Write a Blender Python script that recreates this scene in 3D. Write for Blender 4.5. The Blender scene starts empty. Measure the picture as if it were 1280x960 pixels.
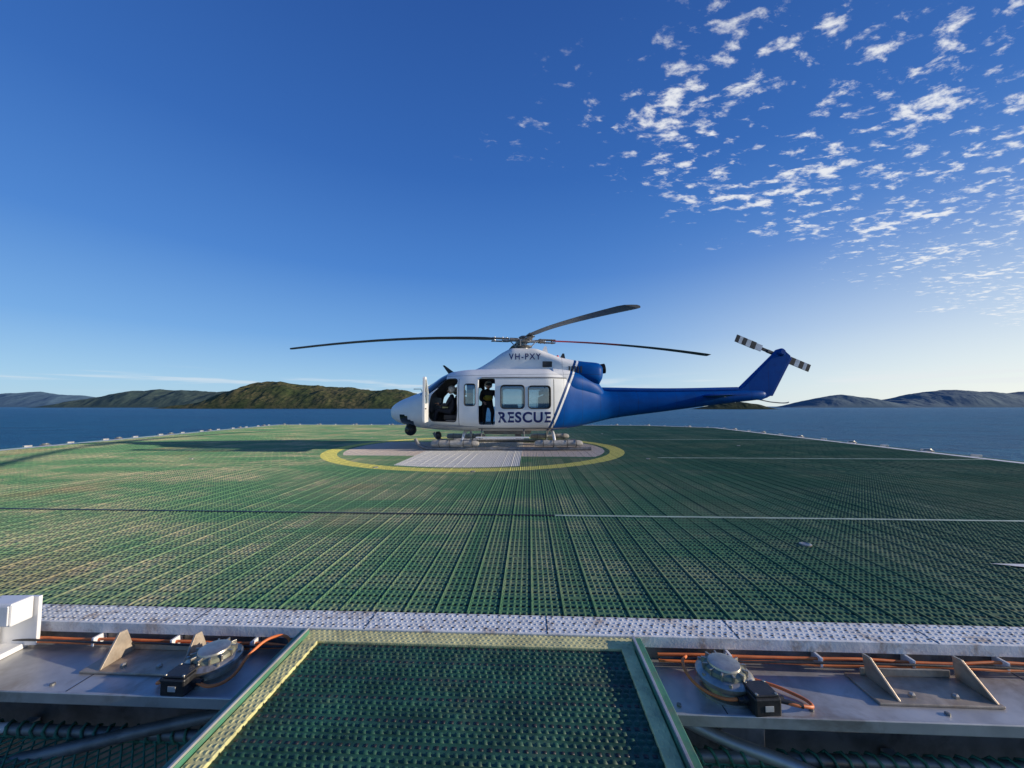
import bpy, bmesh, math, random
import numpy as np
from mathutils import Vector, Matrix, noise as mn
random.seed(7); np.random.seed(7)
R=math.radians
scene=bpy.context.scene
SUN_EL=13.5; SUN_AZ=94.0     # azimuth clockwise from +Y
DECK_ROT=R(-2.5)

# ------------------------------------------------------------------ helpers
def link(o):
    scene.collection.objects.link(o); return o
def empty(name,loc=(0,0,0),rz=0):
    e=bpy.data.objects.new(name,None); link(e); e.location=loc; e.rotation_euler[2]=rz
    e.empty_display_size=.2
    return e
def mesh_obj(name,verts,faces,mat=None,parent=None,smooth=False,loc=(0,0,0),rot=(0,0,0)):
    me=bpy.data.meshes.new(name); me.from_pydata([tuple(v) for v in verts],[],faces); me.update()
    o=bpy.data.objects.new(name,me); link(o)
    if mat: me.materials.append(mat)
    if smooth:
        for p in me.polygons: p.use_smooth=True
    o.location=loc; o.rotation_euler=rot
    if parent: o.parent=parent
    return o
def bevel(o,w=.005,seg=2):
    m=o.modifiers.new('bev','BEVEL'); m.width=w; m.segments=seg; m.limit_method='ANGLE'; m.angle_limit=R(40)
    return o
def box(name,x0,x1,y0,y1,z0,z1,mat,parent=None,bw=.004,loc=(0,0,0),rot=(0,0,0)):
    v=[(x0,y0,z0),(x1,y0,z0),(x1,y1,z0),(x0,y1,z0),(x0,y0,z1),(x1,y0,z1),(x1,y1,z1),(x0,y1,z1)]
    f=[(0,3,2,1),(4,5,6,7),(0,1,5,4),(1,2,6,5),(2,3,7,6),(3,0,4,7)]
    o=mesh_obj(name,v,f,mat,parent,loc=loc,rot=rot)
    if bw: bevel(o,bw)
    return o
def tube(name,pts,r,mat,parent=None,cyclic=False,res=4,smoothpts=True):
    cu=bpy.data.curves.new(name,'CURVE'); cu.dimensions='3D'; cu.bevel_depth=r; cu.bevel_resolution=res; cu.use_fill_caps=True
    sets=pts if isinstance(pts[0][0],(list,tuple)) else [pts]
    for P in sets:
        if smoothpts and len(P)>2:
            s=cu.splines.new('BEZIER'); s.bezier_points.add(len(P)-1)
            for b,p in zip(s.bezier_points,P):
                b.co=p; b.handle_left_type=b.handle_right_type='AUTO'
        else:
            s=cu.splines.new('POLY'); s.points.add(len(P)-1)
            for b,p in zip(s.points,P): b.co=(*p,1)
        s.use_cyclic_u=cyclic
        s.resolution_u=8
    o=bpy.data.objects.new(name,cu); link(o)
    cu.materials.append(mat)
    if parent: o.parent=parent
    return o
def lathe(name,prof,mat,parent=None,seg=40,loc=(0,0,0),rot=(0,0,0)):
    vs=[];fs=[]
    for (r,z) in prof:
        for i in range(seg):
            a=2*math.pi*i/seg; vs.append((r*math.cos(a),r*math.sin(a),z))
    for k in range(len(prof)-1):
        for i in range(seg):
            j=(i+1)%seg
            fs.append((k*seg+i,k*seg+j,(k+1)*seg+j,(k+1)*seg+i))
    fs.append(tuple(range(seg))[::-1]); n=(len(prof)-1)*seg; fs.append(tuple(range(n,n+seg)))
    o=mesh_obj(name,vs,fs,mat,parent,loc=loc,rot=rot)
    for p in o.data.polygons:
        p.use_smooth=len(p.vertices)==4
    m=o.modifiers.new('es','EDGE_SPLIT'); m.split_angle=R(35)
    return o
def bulk_mesh(name,V,F,mat,parent=None,rz=0):
    """V (N,3) F (M,4)"""
    me=bpy.data.meshes.new(name)
    me.vertices.add(len(V)); me.vertices.foreach_set('co',V.astype(np.float32).ravel())
    me.loops.add(F.size); me.loops.foreach_set('vertex_index',F.astype(np.int32).ravel())
    me.polygons.add(len(F)); me.polygons.foreach_set('loop_start',np.arange(0,F.size,4,dtype=np.int32))
    me.polygons.foreach_set('loop_total',np.full(len(F),4,dtype=np.int32))
    me.update(calc_edges=True); me.validate()
    me.materials.append(mat)
    o=bpy.data.objects.new(name,me); link(o); o.rotation_euler[2]=rz
    if parent: o.parent=parent
    return o
def studs(name,C,a,b,h,z0,mat,parent=None,taper=.6,jit=0.):
    C=np.asarray(C); N=len(C)
    base=np.array([[-a,-b,0],[a,-b,0],[a,b,0],[-a,b,0],[-a*taper,-b*taper,h],[a*taper,-b*taper,h],[a*taper,b*taper,h],[-a*taper,b*taper,h]])
    V=np.zeros((N,8,3)); V+=base[None]
    if jit: V*=(1+jit*(np.random.rand(N,1,3)-.5)*2)
    V[:,:,:2]+=C[:,None,:2]; V[:,:,2]+=z0
    f=np.array([[4,5,6,7],[0,1,5,4],[1,2,6,5],[2,3,7,6],[3,0,4,7]])
    F=(f[None]+(np.arange(N)*8)[:,None,None]).reshape(-1,4)
    return bulk_mesh(name,V.reshape(-1,3),F,mat,parent)

# node helper
class NB:
    def __init__(s,tree): s.t=tree; s.n=tree.nodes; s.l=tree.links
    def new(s,typ,**kw):
        nd=s.n.new(typ)
        for k,v in kw.items(): setattr(nd,k,v)
        return nd
    def put(s,inp,v):
        if isinstance(v,bpy.types.NodeSocket): s.l.new(v,inp)
        else: inp.default_value=v
    def m(s,op,a,b=None,c=None,clamp=False):
        nd=s.new('ShaderNodeMath',operation=op); nd.use_clamp=clamp
        for i,v in enumerate((a,b,c)):
            if v is not None: s.put(nd.inputs[i],v)
        return nd.outputs[0]
    def mix(s,f,a,b,mode='MIX'):
        nd=s.new('ShaderNodeMix',data_type='RGBA',blend_type=mode)
        s.put(nd.inputs[0],f); 
        for i,v in ((6,a),(7,b)):
            if isinstance(v,tuple) and len(v)==3: v=(*v,1)
            s.put(nd.inputs[i],v)
        return nd.outputs[2]
    def noise(s,vec,scale,detail=4,rough=.55,dist=0.):
        nd=s.new('ShaderNodeTexNoise'); s.put(nd.inputs['Vector'],vec)
        nd.inputs['Scale'].default_value=scale; nd.inputs['Detail'].default_value=detail
        nd.inputs['Roughness'].default_value=rough; nd.inputs['Distortion'].default_value=dist
        return nd.outputs['Fac']
    def comb(s,x,y,z):
        nd=s.new('ShaderNodeCombineXYZ')
        for i,v in enumerate((x,y,z)): s.put(nd.inputs[i],v)
        return nd.outputs[0]
    def sep(s,v):
        nd=s.new('ShaderNodeSeparateXYZ'); s.put(nd.inputs[0],v); return nd.outputs
    def ramp(s,f,a,b):   # smooth map a..b -> 0..1
        nd=s.new('ShaderNodeMapRange'); nd.interpolation_type='SMOOTHSTEP'
        s.put(nd.inputs[0],f); nd.inputs[1].default_value=a; nd.inputs[2].default_value=b
        return nd.outputs[0]
def newmat(name):
    m=bpy.data.materials.new(name); m.use_nodes=True
    nb=NB(m.node_tree); b=m.node_tree.nodes['Principled BSDF']
    return m,nb,b
def simple(name,col,rough=.5,metal=0.,var=.15,scale=6.,bump=0.,coat=0.,dirt=None,dirtamt=.5):
    m,nb,b=newmat(name)
    tc=nb.new('ShaderNodeTexCoord').outputs['Object']
    n=nb.noise(tc,scale,4,.6)
    c0=tuple(c*(1-var) for c in col); c1=tuple(min(1,c*(1+var)) for c in col)
    col_=nb.mix(nb.ramp(n,.3,.7),c0,c1)
    if dirt:
        n2=nb.noise(tc,scale*.6,5,.7,.5)
        col_=nb.mix(nb.m('MULTIPLY',nb.ramp(n2,.5,.72),dirtamt),col_,dirt)
    nb.l.new(col_,b.inputs['Base Color'])
    nb.l.new(nb.m('MULTIPLY_ADD',n,.3*rough,rough*.85),b.inputs['Roughness'])
    b.inputs['Metallic'].default_value=metal
    b.inputs['Coat Weight'].default_value=coat
    if bump:
        bp=nb.new('ShaderNodeBump'); bp.inputs['Strength'].default_value=bump; bp.inputs['Distance'].default_value=.01
        nb.l.new(nb.noise(tc,scale*6,3),bp.inputs['Height']); nb.l.new(bp.outputs[0],b.inputs['Normal'])
    return m

# ------------------------------------------------------------------ materials
UC,VC=-1.58,11.9
def deck_mat(name,base):
    m,nb,b=newmat(name)
    tc=nb.new('ShaderNodeTexCoord').outputs['Object']
    u,v,z=nb.sep(tc)
    n1=nb.noise(nb.comb(nb.m('MULTIPLY',u,.42),nb.m('MULTIPLY',v,1.0),0.),.9,5,.65,.4)
    n2=nb.noise(tc,14,3,.7)
    n3=nb.noise(nb.comb(nb.m('MULTIPLY',u,5.),nb.m('MULTIPLY',v,.22),3.),1.,3,.6)
    wn=nb.new('ShaderNodeTexWhiteNoise',noise_dimensions='1D')
    nb.l.new(nb.m('FLOOR',nb.m('DIVIDE',u,.2)),wn.inputs['W'])
    plank=wn.outputs['Value']
    lit_dusty_side=nb.ramp(nb.m('ADD',u,nb.m('MULTIPLY_ADD',n1,7.,-3.5)),4.5,-5.0)  # weight rising to the left: painted sunlit-tread brightness, and heavier dust
    g=nb.mix(plank,(.026,.100,.058),(.042,.138,.078))
    g=nb.mix(lit_dusty_side,g,(.150,.315,.150))  # brightness of sun-facing treads put into the green on the left
    g=nb.mix(nb.m('MULTIPLY',nb.ramp(n2,.35,.7),.45),g,(.045,.14,.075))
    d=nb.m('MULTIPLY',nb.ramp(n1,.40,.64),nb.m('ADD',nb.m('MULTIPLY',plank,.5),.5))
    d=nb.m('MULTIPLY',d,nb.ramp(n3,.22,.56))
    d=nb.m('MULTIPLY',d,nb.m('ADD',nb.ramp(n2,.3,.62),.35),clamp=True)
    d=nb.m('MULTIPLY',d,nb.m('MULTIPLY_ADD',lit_dusty_side,.72,.20))
    g=nb.mix(d,g,(.54,.47,.28))
    n4=nb.noise(tc,.6,2,.5)
    g=nb.mix(nb.m('MULTIPLY',nb.ramp(n4,.57,.73),nb.m('MULTIPLY_ADD',lit_dusty_side,.32,.05)),g,(.36,.21,.12))
    # painted touchdown ring and cross
    du=nb.m('SUBTRACT',u,UC); dv=nb.m('SUBTRACT',v,VC)
    r=nb.m('SQRT',nb.m('ADD',nb.m('MULTIPLY',du,du),nb.m('MULTIPLY',dv,dv)))
    worn=nb.m('ADD',nb.m('MULTIPLY',nb.ramp(n2,.3,.5),.28),.70)
    ring=nb.m('LESS_THAN',nb.m('ABSOLUTE',nb.m('SUBTRACT',r,4.15)),.20)
    a1=nb.m('LESS_THAN',nb.m('ABSOLUTE',du),1.38); a2=nb.m('LESS_THAN',nb.m('ABSOLUTE',nb.m('ADD',dv,.1)),1.85)
    cr=nb.m('MULTIPLY',nb.m('MAXIMUM',a1,a2),nb.m('LESS_THAN',r,3.8))
    wcol=nb.mix(a1,(.66,.56,.48),(.80,.77,.70))
    g=nb.mix(nb.m('MULTIPLY',cr,worn),g,wcol)
    g=nb.mix(nb.m('MULTIPLY',ring,worn),g,(.74,.68,.18))
    if base:  # drain perforations and plank joints between the studs
        seam=nb.m('LESS_THAN',nb.m('FRACT',nb.m('DIVIDE',u,.2)),.05)
        g=nb.mix(nb.m('MULTIPLY',seam,.6),g,(.015,.04,.025))
        fu=nb.m('SUBTRACT',nb.m('FRACT',nb.m('ADD',nb.m('DIVIDE',u,.04),.5)),.5)
        fv=nb.m('SUBTRACT',nb.m('FRACT',nb.m('DIVIDE',v,.096)),.5)
        fu=nb.m('MULTIPLY',fu,.04); fv=nb.m('MULTIPLY',fv,.096)
        rr=nb.m('SQRT',nb.m('ADD',nb.m('MULTIPLY',fu,fu),nb.m('MULTIPLY',fv,fv)))
        g=nb.mix(nb.m('LESS_THAN',rr,.0120),g,(.006,.012,.01))
    nb.l.new(g,b.inputs['Base Color']); b.inputs['Roughness'].default_value=.75
    b.inputs['Specular IOR Level'].default_value=.12
    return m
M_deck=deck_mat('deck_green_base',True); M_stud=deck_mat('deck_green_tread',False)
M_mat=simple('walkway_green',(.018,.085,.052),.6,0,.35,5,.2,dirt=(.14,.15,.09),dirtamt=.45)
M_greenpaint=simple('green_paint',(.06,.20,.12),.5,0,.2,8,.1,dirt=(.2,.18,.12))
M_seampale=simple('seam_pale',(.42,.50,.38),.5,.1,.2,8)
M_whitestrip=simple('white_antislip',(.78,.77,.72),.6,0,.12,10,.2,dirt=(.42,.32,.23),dirtamt=.9)
M_yellow=simple('worn_yellow_paint',(.66,.61,.28),.6,0,.2,9,.3,dirt=(.32,.34,.20),dirtamt=.6)
M_alu=simple('weathered_aluminium',(.52,.51,.49),.45,.6,.15,4,.05,dirt=(.27,.23,.19),dirtamt=.75)
M_dkalu=simple('stained_aluminium',(.22,.22,.21),.5,.5,.3,5,.1,dirt=(.08,.07,.06),dirtamt=.8)
M_steel=simple('galvanised_bracket',(.45,.37,.28),.45,.5,.25,9,.1,dirt=(.30,.18,.10),dirtamt=.6)
M_stainless=simple('stainless',(.50,.46,.39),.4,.8,.2,14,.05,dirt=(.22,.17,.12),dirtamt=.7)
M_lens=simple('lens_grey_green',(.20,.21,.15),.45,.0,.2,14,coat=.1,dirt=(.2,.17,.12))
M_black=simple('black_plastic',(.02,.02,.022),.45,0,.3,20,.1,dirt=(.12,.11,.1),dirtamt=.4)
M_label=simple('label_grey',(.45,.45,.43),.5,0,.1,30)
M_orange=simple('orange_cable',(.78,.20,.05),.5,0,.15,12,dirt=(.3,.1,.05),dirtamt=.3)
M_white=simple('white_enclosure',(.76,.76,.76),.4,0,.06,5,coat=.2,dirt=(.4,.36,.3),dirtamt=.3)
M_net=simple('green_net_cord',(.05,.20,.13),.8,0,.3,20)
M_hullship=simple('ship_dark_steel',(.035,.05,.05),.6,.1,.4,1.2,.1)

def paint_mat(name):
    m,nb,b=newmat(name)
    tc=nb.new('ShaderNodeTexCoord').outputs['Object']
    x,y,z=nb.sep(tc)
    s=nb.m('SUBTRACT',nb.m('SUBTRACT',x,nb.m('MULTIPLY',z,.42)),.80)
    n=nb.noise(tc,3,5,.65)
    white=nb.mix(nb.ramp(n,.3,.75),(.88,.88,.85),(.80,.80,.78))
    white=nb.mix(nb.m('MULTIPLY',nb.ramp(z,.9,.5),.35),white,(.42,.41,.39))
    blue=nb.mix(nb.ramp(n,.3,.7),(.001,.060,.27),(.001,.072,.31))
    navy=(.002,.045,.18)
    c=nb.mix(nb.m('GREATER_THAN',s,0.),white,navy)
    c=nb.mix(nb.m('GREATER_THAN',s,.085),c,white)
    isb=nb.m('GREATER_THAN',s,.15)
    c=nb.mix(isb,c,blue)
    so=nb.m('MULTIPLY',nb.ramp(x,2.4,3.4),nb.ramp(nb.noise(nb.comb(nb.m('MULTIPLY',x,.5),y,z),3,4),.4,.75))
    c=nb.mix(nb.m('MULTIPLY',so,.3),c,(.004,.03,.10))
    fx=nb.m('ABSOLUTE',nb.m('SUBTRACT',nb.m('FRACT',nb.m('DIVIDE',x,.62)),.5))
    ln=nb.m('MULTIPLY',nb.m('LESS_THAN',fx,.008),nb.m('GREATER_THAN',x,1.4))
    hl=nb.m('LESS_THAN',nb.m('ABSOLUTE',nb.m('SUBTRACT',z,nb.m('MULTIPLY_ADD',x,.02,2.22))),.007)
    hl=nb.m('MULTIPLY',hl,nb.m('LESS_THAN',x,2.8))
    c=nb.mix(nb.m('MULTIPLY',nb.m('MAXIMUM',ln,hl),.6),c,(.02,.03,.05))
    nb.l.new(c,b.inputs['Base Color']); b.inputs['Roughness'].default_value=.42
    nb.l.new(nb.m('MULTIPLY_ADD',isb,-.19,.25),b.inputs['Specular IOR Level'])
    bp=nb.new('ShaderNodeBump'); bp.inputs['Strength'].default_value=.15; bp.inputs['Distance'].default_value=.02
    nb.l.new(nb.noise(tc,2.2,3),bp.inputs['Height']); nb.l.new(bp.outputs[0],b.inputs['Normal'])
    return m
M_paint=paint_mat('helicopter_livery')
M_hwhite=simple('helicopter_white',(.82,.82,.80),.4,0,.06,4,coat=.2)
M_hblue=simple('helicopter_blue',(.001,.065,.29),.5,0,.12,4)
M_hblue.node_tree.nodes['Principled BSDF'].inputs['Specular IOR Level'].default_value=.15
M_navy=simple('navy_lettering',(.006,.02,.14),.4,0,.05,4)
M_int=simple('cabin_interior_dark',(.04,.04,.045),.7,0,.3,6)
M_trim=simple('cabin_trim_grey',(.25,.25,.25),.7,0,.2,6)
M_rubber=simple('rubber_seal',(.02,.02,.02),.5)
M_dglass=simple('windshield_dark',(.015,.02,.025),.06,0,.1,4,coat=.8)
M_blade=simple('blade_dark',(.030,.040,.055),.4,0,.25,3)
M_bladered=simple('blade_red',(.60,.03,.03),.4,0,.15,3)
M_hub=simple('hub_metal',(.16,.15,.14),.45,.6,.4,14)
M_hublight=simple('hub_light_metal',(.42,.42,.42),.4,.6,.3,14)
M_float=simple('float_bag_fabric',(.40,.38,.34),.8,0,.25,8,.3,dirt=(.18,.16,.14))
M_skid=simple('skid_grey',(.22,.22,.22),.5,.3,.3,8)
M_soot=simple('exhaust_metal',(.04,.03,.025),.5,.7,.4,8)
M_suit=simple('flight_suit_navy',(.02,.025,.04),.85,0,.3,10)
M_suit2=simple('crew_suit_black',(.018,.018,.02),.85,0,.3,10)
M_vest=simple('yellow_vest',(.42,.30,.03),.7,0,.3,14)
M_helmet=simple('helmet_white',(.65,.65,.62),.3,0,.05,6,coat=.4)
M_skin=simple('skin',(.48,.27,.18),.55,0,.1,14)
def glassmat():
    m=bpy.data.materials.new('window_glass'); m.use_nodes=True; nb=NB(m.node_tree); nb.n.clear()
    out=nb.new('ShaderNodeOutputMaterial'); tr=nb.new('ShaderNodeBsdfTransparent'); tr.inputs[0].default_value=(.70,.76,.78,1)
    gl=nb.new('ShaderNodeBsdfGlossy'); gl.inputs['Roughness'].default_value=.02; gl.inputs[0].default_value=(1,1,1,1)
    fr=nb.new('ShaderNodeFresnel'); fr.inputs[0].default_value=1.5
    mx=nb.new('ShaderNodeMixShader'); nb.l.new(nb.m('ADD',fr.outputs[0],.10),mx.inputs[0]); nb.l.new(tr.outputs[0],mx.inputs[1]); nb.l.new(gl.outputs[0],mx.inputs[2])
    nb.l.new(mx.outputs[0],out.inputs[0]); return m
M_glass=glassmat()

# ------------------------------------------------------------------ world
w=bpy.data.worlds.new('World'); scene.world=w; w.use_nodes=True
nb=NB(w.node_tree); nb.n.clear()
out=nb.new('ShaderNodeOutputWorld'); bg=nb.new('ShaderNodeBackground'); nb.l.new(bg.outputs[0],out.inputs[0])
sky=nb.new('ShaderNodeTexSky',sky_type='NISHITA'); sky.sun_disc=False
sky.sun_elevation=R(SUN_EL); sky.sun_rotation=R(SUN_AZ); sky.air_density=1.0; sky.dust_density=.3; sky.ozone_density=3
d=nb.new('ShaderNodeTexCoord').outputs['Generated']
dx,dy,dz=nb.sep(d)
# clear maritime sky grading: saturated zenith, pale blue horizon, bright haze towards the sun
cr=nb.new('ShaderNodeValToRGB'); nb.l.new(nb.m('MAXIMUM',dz,0.),cr.inputs[0])
els=cr.color_ramp.elements
cols=[(0.,(.42,.64,.80)),(.06,(.33,.57,.82)),(.16,(.165,.385,.76)),(.32,(.066,.225,.63)),(.52,(.032,.138,.48)),(.80,(.018,.080,.33)),(1.,(.014,.068,.29))]
els[0].position=0; els[0].color=(*cols[0][1],1); els[1].position=1; els[1].color=(*cols[-1][1],1)
for p_,c_ in cols[1:-1]:
    e_=els.new(p_); e_.color=(*c_,1)
grad=nb.mix(1.,cr.outputs[0],(9.1,9.1,9.1,1),'MULTIPLY')
sund=nb.m('ADD',nb.m('MULTIPLY',dx,math.sin(R(SUN_AZ))),nb.m('MULTIPLY',dy,math.cos(R(SUN_AZ))))
glow=nb.m('MULTIPLY',nb.m('POWER',nb.ramp(sund,-.15,1.0),1.2),nb.m('POWER',nb.m('SUBTRACT',1.,nb.ramp(dz,-.05,.56)),2.0))
grad=nb.mix(nb.m('MULTIPLY',glow,.97),grad,(9.0,8.9,8.1,1))
base=nb.mix(.86,sky.outputs[0],grad)
zz=nb.m('MAXIMUM',dz,.02)
X=nb.m('DIVIDE',dx,zz); Y=nb.m('DIVIDE',dy,zz)
P=nb.comb(X,Y,0.)
warp=nb.noise(P,1.3,2)
m1=nb.m('SUBTRACT',nb.m('MULTIPLY_ADD',X,.55,1.50),Y)          # >0 inside
m2=nb.m('SUBTRACT',X,nb.m('SUBTRACT',1.36,nb.m('MULTIPLY',Y,1.05)))
mk=nb.m('MULTIPLY',nb.ramp(nb.m('ADD',m1,nb.m('MULTIPLY_ADD',warp,1.2,-.6)),-.35,.45),nb.ramp(nb.m('ADD',m2,nb.m('MULTIPLY_ADD',warp,.6,-.3)),-.3,.35))
Prot=nb.comb(nb.m('ADD',nb.m('MULTIPLY',X,.8),nb.m('MULTIPLY',Y,.35)),nb.m('SUBTRACT',nb.m('MULTIPLY',Y,1.25),nb.m('MULTIPLY',X,.35)),0.)
c1=nb.noise(Prot,11.5,6,.62,.2)
c2=nb.noise(P,2.6,2,.5)
dens=nb.m('ADD',c1,nb.m('MULTIPLY_ADD',c2,.38,-.19))
dens=nb.m('ADD',dens,nb.m('MULTIPLY_ADD',mk,.16,-.16))
cl=nb.m('MULTIPLY',nb.ramp(dens,.505,.70),mk)
hz=nb.noise(nb.comb(nb.m('MULTIPLY',dx,3.),nb.m('MULTIPLY',dz,42.),nb.m('MULTIPLY',dy,1.5)),1.6,4,.55)
hm=nb.m('MULTIPLY',nb.ramp(dz,.012,.035),nb.ramp(dz,.085,.05))
hcl=nb.m('MULTIPLY',nb.m('MULTIPLY',nb.ramp(hz,.50,.68),hm),.5)
skyc=nb.mix(nb.m('MULTIPLY',cl,.86),base,(7.9,8.0,8.1,1))
skyc=nb.mix(hcl,skyc,(6.9,7.2,7.5,1))
nb.l.new(skyc,bg.inputs[0]); bg.inputs[1].default_value=.115

sd=bpy.data.lights.new('sun','SUN'); sd.energy=5.0; sd.angle=R(.5); sd.color=(1,.88,.70)
so=bpy.data.objects.new('sun',sd); link(so)
az=R(SUN_AZ); e=R(SUN_EL)
dirv=Vector((math.sin(az)*math.cos(e),math.cos(az)*math.cos(e),math.sin(e)))
so.rotation_euler=dirv.to_track_quat('Z','Y').to_euler(); so.location=(30,-5,15)

# ------------------------------------------------------------------ camera
cd=bpy.data.cameras.new('camera'); cam=bpy.data.objects.new('camera',cd); link(cam)
cam.location=(0,0,1.28); cam.rotation_euler=(R(90+3.33),0,0)
cd.sensor_width=36; cd.lens=13.53; cd.clip_start=.05; cd.clip_end=90000; scene.camera=cam

# ------------------------------------------------------------------ sea
m=bpy.data.materials.new('sea_water'); m.use_nodes=True; nb=NB(m.node_tree); nb.n.clear()
tc=nb.new('ShaderNodeTexCoord').outputs['Object']
sx,sy,sz=nb.sep(tc)
n1=nb.noise(tc,.10,5,.6); n2=nb.noise(tc,.9,4,.65); n0=nb.noise(nb.comb(nb.m('MULTIPLY',sx,.4),sy,0.),.010,5,.65)
n5=nb.noise(nb.comb(nb.m('MULTIPLY',sx,.35),sy,0.),.06,5,.7)
h=nb.m('ADD',n1,nb.m('MULTIPLY',n2,.35))
bp=nb.new('ShaderNodeBump'); bp.inputs['Strength'].default_value=1.; bp.inputs['Distance'].default_value=2.6
nb.l.new(h,bp.inputs['Height'])
df=nb.new('ShaderNodeBsdfDiffuse'); nb.l.new(bp.outputs[0],df.inputs['Normal'])
c=nb.mix(nb.ramp(n0,.35,.65),(.001,.085,.175),(.004,.120,.215)); c=nb.mix(nb.ramp(n5,.45,.65),c,(.001,.058,.135))
nb.l.new(c,df.inputs[0])
gl=nb.new('ShaderNodeBsdfGlossy'); gl.inputs['Roughness'].default_value=.30; nb.l.new(bp.outputs[0],gl.inputs['Normal']); gl.inputs[0].default_value=(.8,.95,1,1)
fr=nb.new('ShaderNodeFresnel'); fr.inputs[0].default_value=1.33; nb.l.new(bp.outputs[0],fr.inputs['Normal'])
mx=nb.new('ShaderNodeMixShader'); nb.l.new(nb.m('MULTIPLY',nb.m('MINIMUM',fr.outputs[0],.45),.75),mx.inputs[0]); nb.l.new(df.outputs[0],mx.inputs[1]); nb.l.new(gl.outputs[0],mx.inputs[2])
ou=nb.new('ShaderNodeOutputMaterial'); nb.l.new(mx.outputs[0],ou.inputs[0])
S=60000
mesh_obj('sea',[(-S,-S,-12),(S,-S,-12),(S,S,-12),(-S,S,-12)],[(0,1,2,3)],m)

# ------------------------------------------------------------------ hills
def hill_mat(name,c0,c1,c2,sc):
    m,nb,b=newmat(name); tc=nb.new('ShaderNodeTexCoord').outputs['Object']
    a=nb.noise(tc,sc,5,.65,.3); f=nb.noise(tc,sc*9,4,.7)
    c=nb.mix(nb.ramp(a,.38,.62),c0,c1); c=nb.mix(nb.ramp(f,.42,.62),c,c2)
    nb.l.new(c,b.inputs['Base Color']); b.inputs['Roughness'].default_value=.95; b.inputs['Specular IOR Level'].default_value=.1
    return m
def hill(name,D,W,prof,mat,amp,nscale,seed):
    px=[p[0] for p in prof]; pz=[p[1] for p in prof]
    nx,ny=300,46; vs=[];fs=[]
    for j in range(ny):
        t=-1+2*j/(ny-1)
        for i in range(nx):
            x=px[0]+(px[-1]-px[0])*i/(nx-1)
            top=np.interp(x,px,pz)+12
            cr=max(0,1-t*t)**.8
            y=D+W*t
            f=mn.fractal(Vector((x*nscale+seed,y*nscale,seed)),.9,2.0,6)
            rid=abs(mn.noise(Vector((x*nscale*1.6+seed*3,y*nscale*.8,0))))
            fade=min(1,top/60)
            z=-12.5+top*cr*(1-.35*rid*(abs(t)))+amp*f*fade*min(1,cr*3)
            vs.append((x,y,z))
    for j in range(ny-1):
        for i in range(nx-1):
            a=j*nx+i; fs.append((a,a+1,a+nx+1,a+nx))
    return mesh_obj(name,vs,fs,mat,smooth=False)
H1=hill_mat('scrub_hill',(.062,.082,.032),(.140,.120,.056),(.036,.052,.026),.006)
H2=hill_mat('distant_hill',(.065,.10,.090),(.085,.115,.095),(.055,.09,.085),.003)  # bluish tone is aerial haze put into the base colour
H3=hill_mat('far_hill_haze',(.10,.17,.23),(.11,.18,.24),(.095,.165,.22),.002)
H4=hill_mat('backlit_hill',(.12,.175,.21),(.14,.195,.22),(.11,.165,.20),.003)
H5=hill_mat('dark_spit',(.03,.045,.03),(.05,.06,.035),(.025,.035,.02),.01)
hill('island_hill',2500,350,[(-2079,-12),(-1985,10),(-1845,60),(-1742,112),(-1637,152),(-1533,160),(-1351,140),(-1144,124),(-884,108),(-676,98),(-546,66),(-468,15),(-390,-13)],H1,16,.006,3)
hill('island_hill',4500,500,[(-5146,-12),(-4865,60),(-4584,145),(-4210,200),(-3836,190),(-3462,170),(-3087,180),(-2800,150),(-2058,60)],H2,26,.003,11)
hill('distant_hills',7000,700,[(-13222,150),(-12222,230),(-10185,260),(-9312,225),(-8730,250),(-8148,230),(-7711,150),(-7130,100),(-6400,-12)],H3,30,.002,19)
hill('island_hill',4500,350,[(3134,-12),(3368,40),(3555,95),(3836,142),(4116,108),(4350,50),(4584,-12)],H4,14,.003,23)
hill('distant_hills',5500,600,[(4600,-12),(5088,40),(5260,90),(5600,145),(5944,208),(6287,240),(6630,210),(6973,175),(7315,215),(8115,280),(9258,200),(10400,-12)],H4,22,.0025,31)
hill('headland',1800,60,[(842,-12),(898,0),(973,16),(1066,22),(1141,13),(1190,-2),(1235,-13)],H5,6,.02,41)

# ------------------------------------------------------------------ helideck
deck=empty('helideck',(0,0,0),DECK_ROT)
poly=[(-11,2.43),(11.0,2.43),(11.0,23.6),(7.5,26.3),(-17.3,26.3),(-14.7,6.5)]
outer=[(-11.2,2.24),(11.25,2.24),(11.25,23.75),(7.6,26.6),(-17.65,26.6),(-15.0,6.4)]
def slab(name,pl,z0,z1,mat,parent):
    n=len(pl); vs=[(x,y,z0) for x,y in pl]+[(x,y,z1) for x,y in pl]
    fs=[tuple(range(n))[::-1],tuple(range(n,2*n))]+[(i,(i+1)%n,n+(i+1)%n,n+i) for i in range(n)]
    return mesh_obj(name,vs,fs,mat,parent)
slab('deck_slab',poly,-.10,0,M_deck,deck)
n=len(poly); vs=[(*p,.006) for p in poly]+[(*p,.006) for p in outer]+[(*p,-.05) for p in outer]
fs=[(i,n+i,n+(i+1)%n,(i+1)%n) for i in range(n)]+[(n+i,2*n+i,2*n+(i+1)%n,n+(i+1)%n) for i in range(n)]
mesh_obj('white_border',vs,fs,M_whitestrip,deck)
def inside(U,V,pl):
    ins=np.ones(len(U),bool)
    k=len(pl)
    for i in range(k):
        x0,y0=pl[i]; x1,y1=pl[(i+1)%k]
        ins&=((x1-x0)*(V-y0)-(y1-y0)*(U-x0))>.02*math.hypot(x1-x0,y1-y0)
    return ins
us=np.arange(-17.6,11.2,.04)+.02
vs_=np.arange(2.46,7.6,.048)
U,V=np.meshgrid(us,vs_); U=U.ravel(); V=V.ravel()
k=inside(U,V,poly); k&=np.random.rand(len(U))>.015
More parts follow.
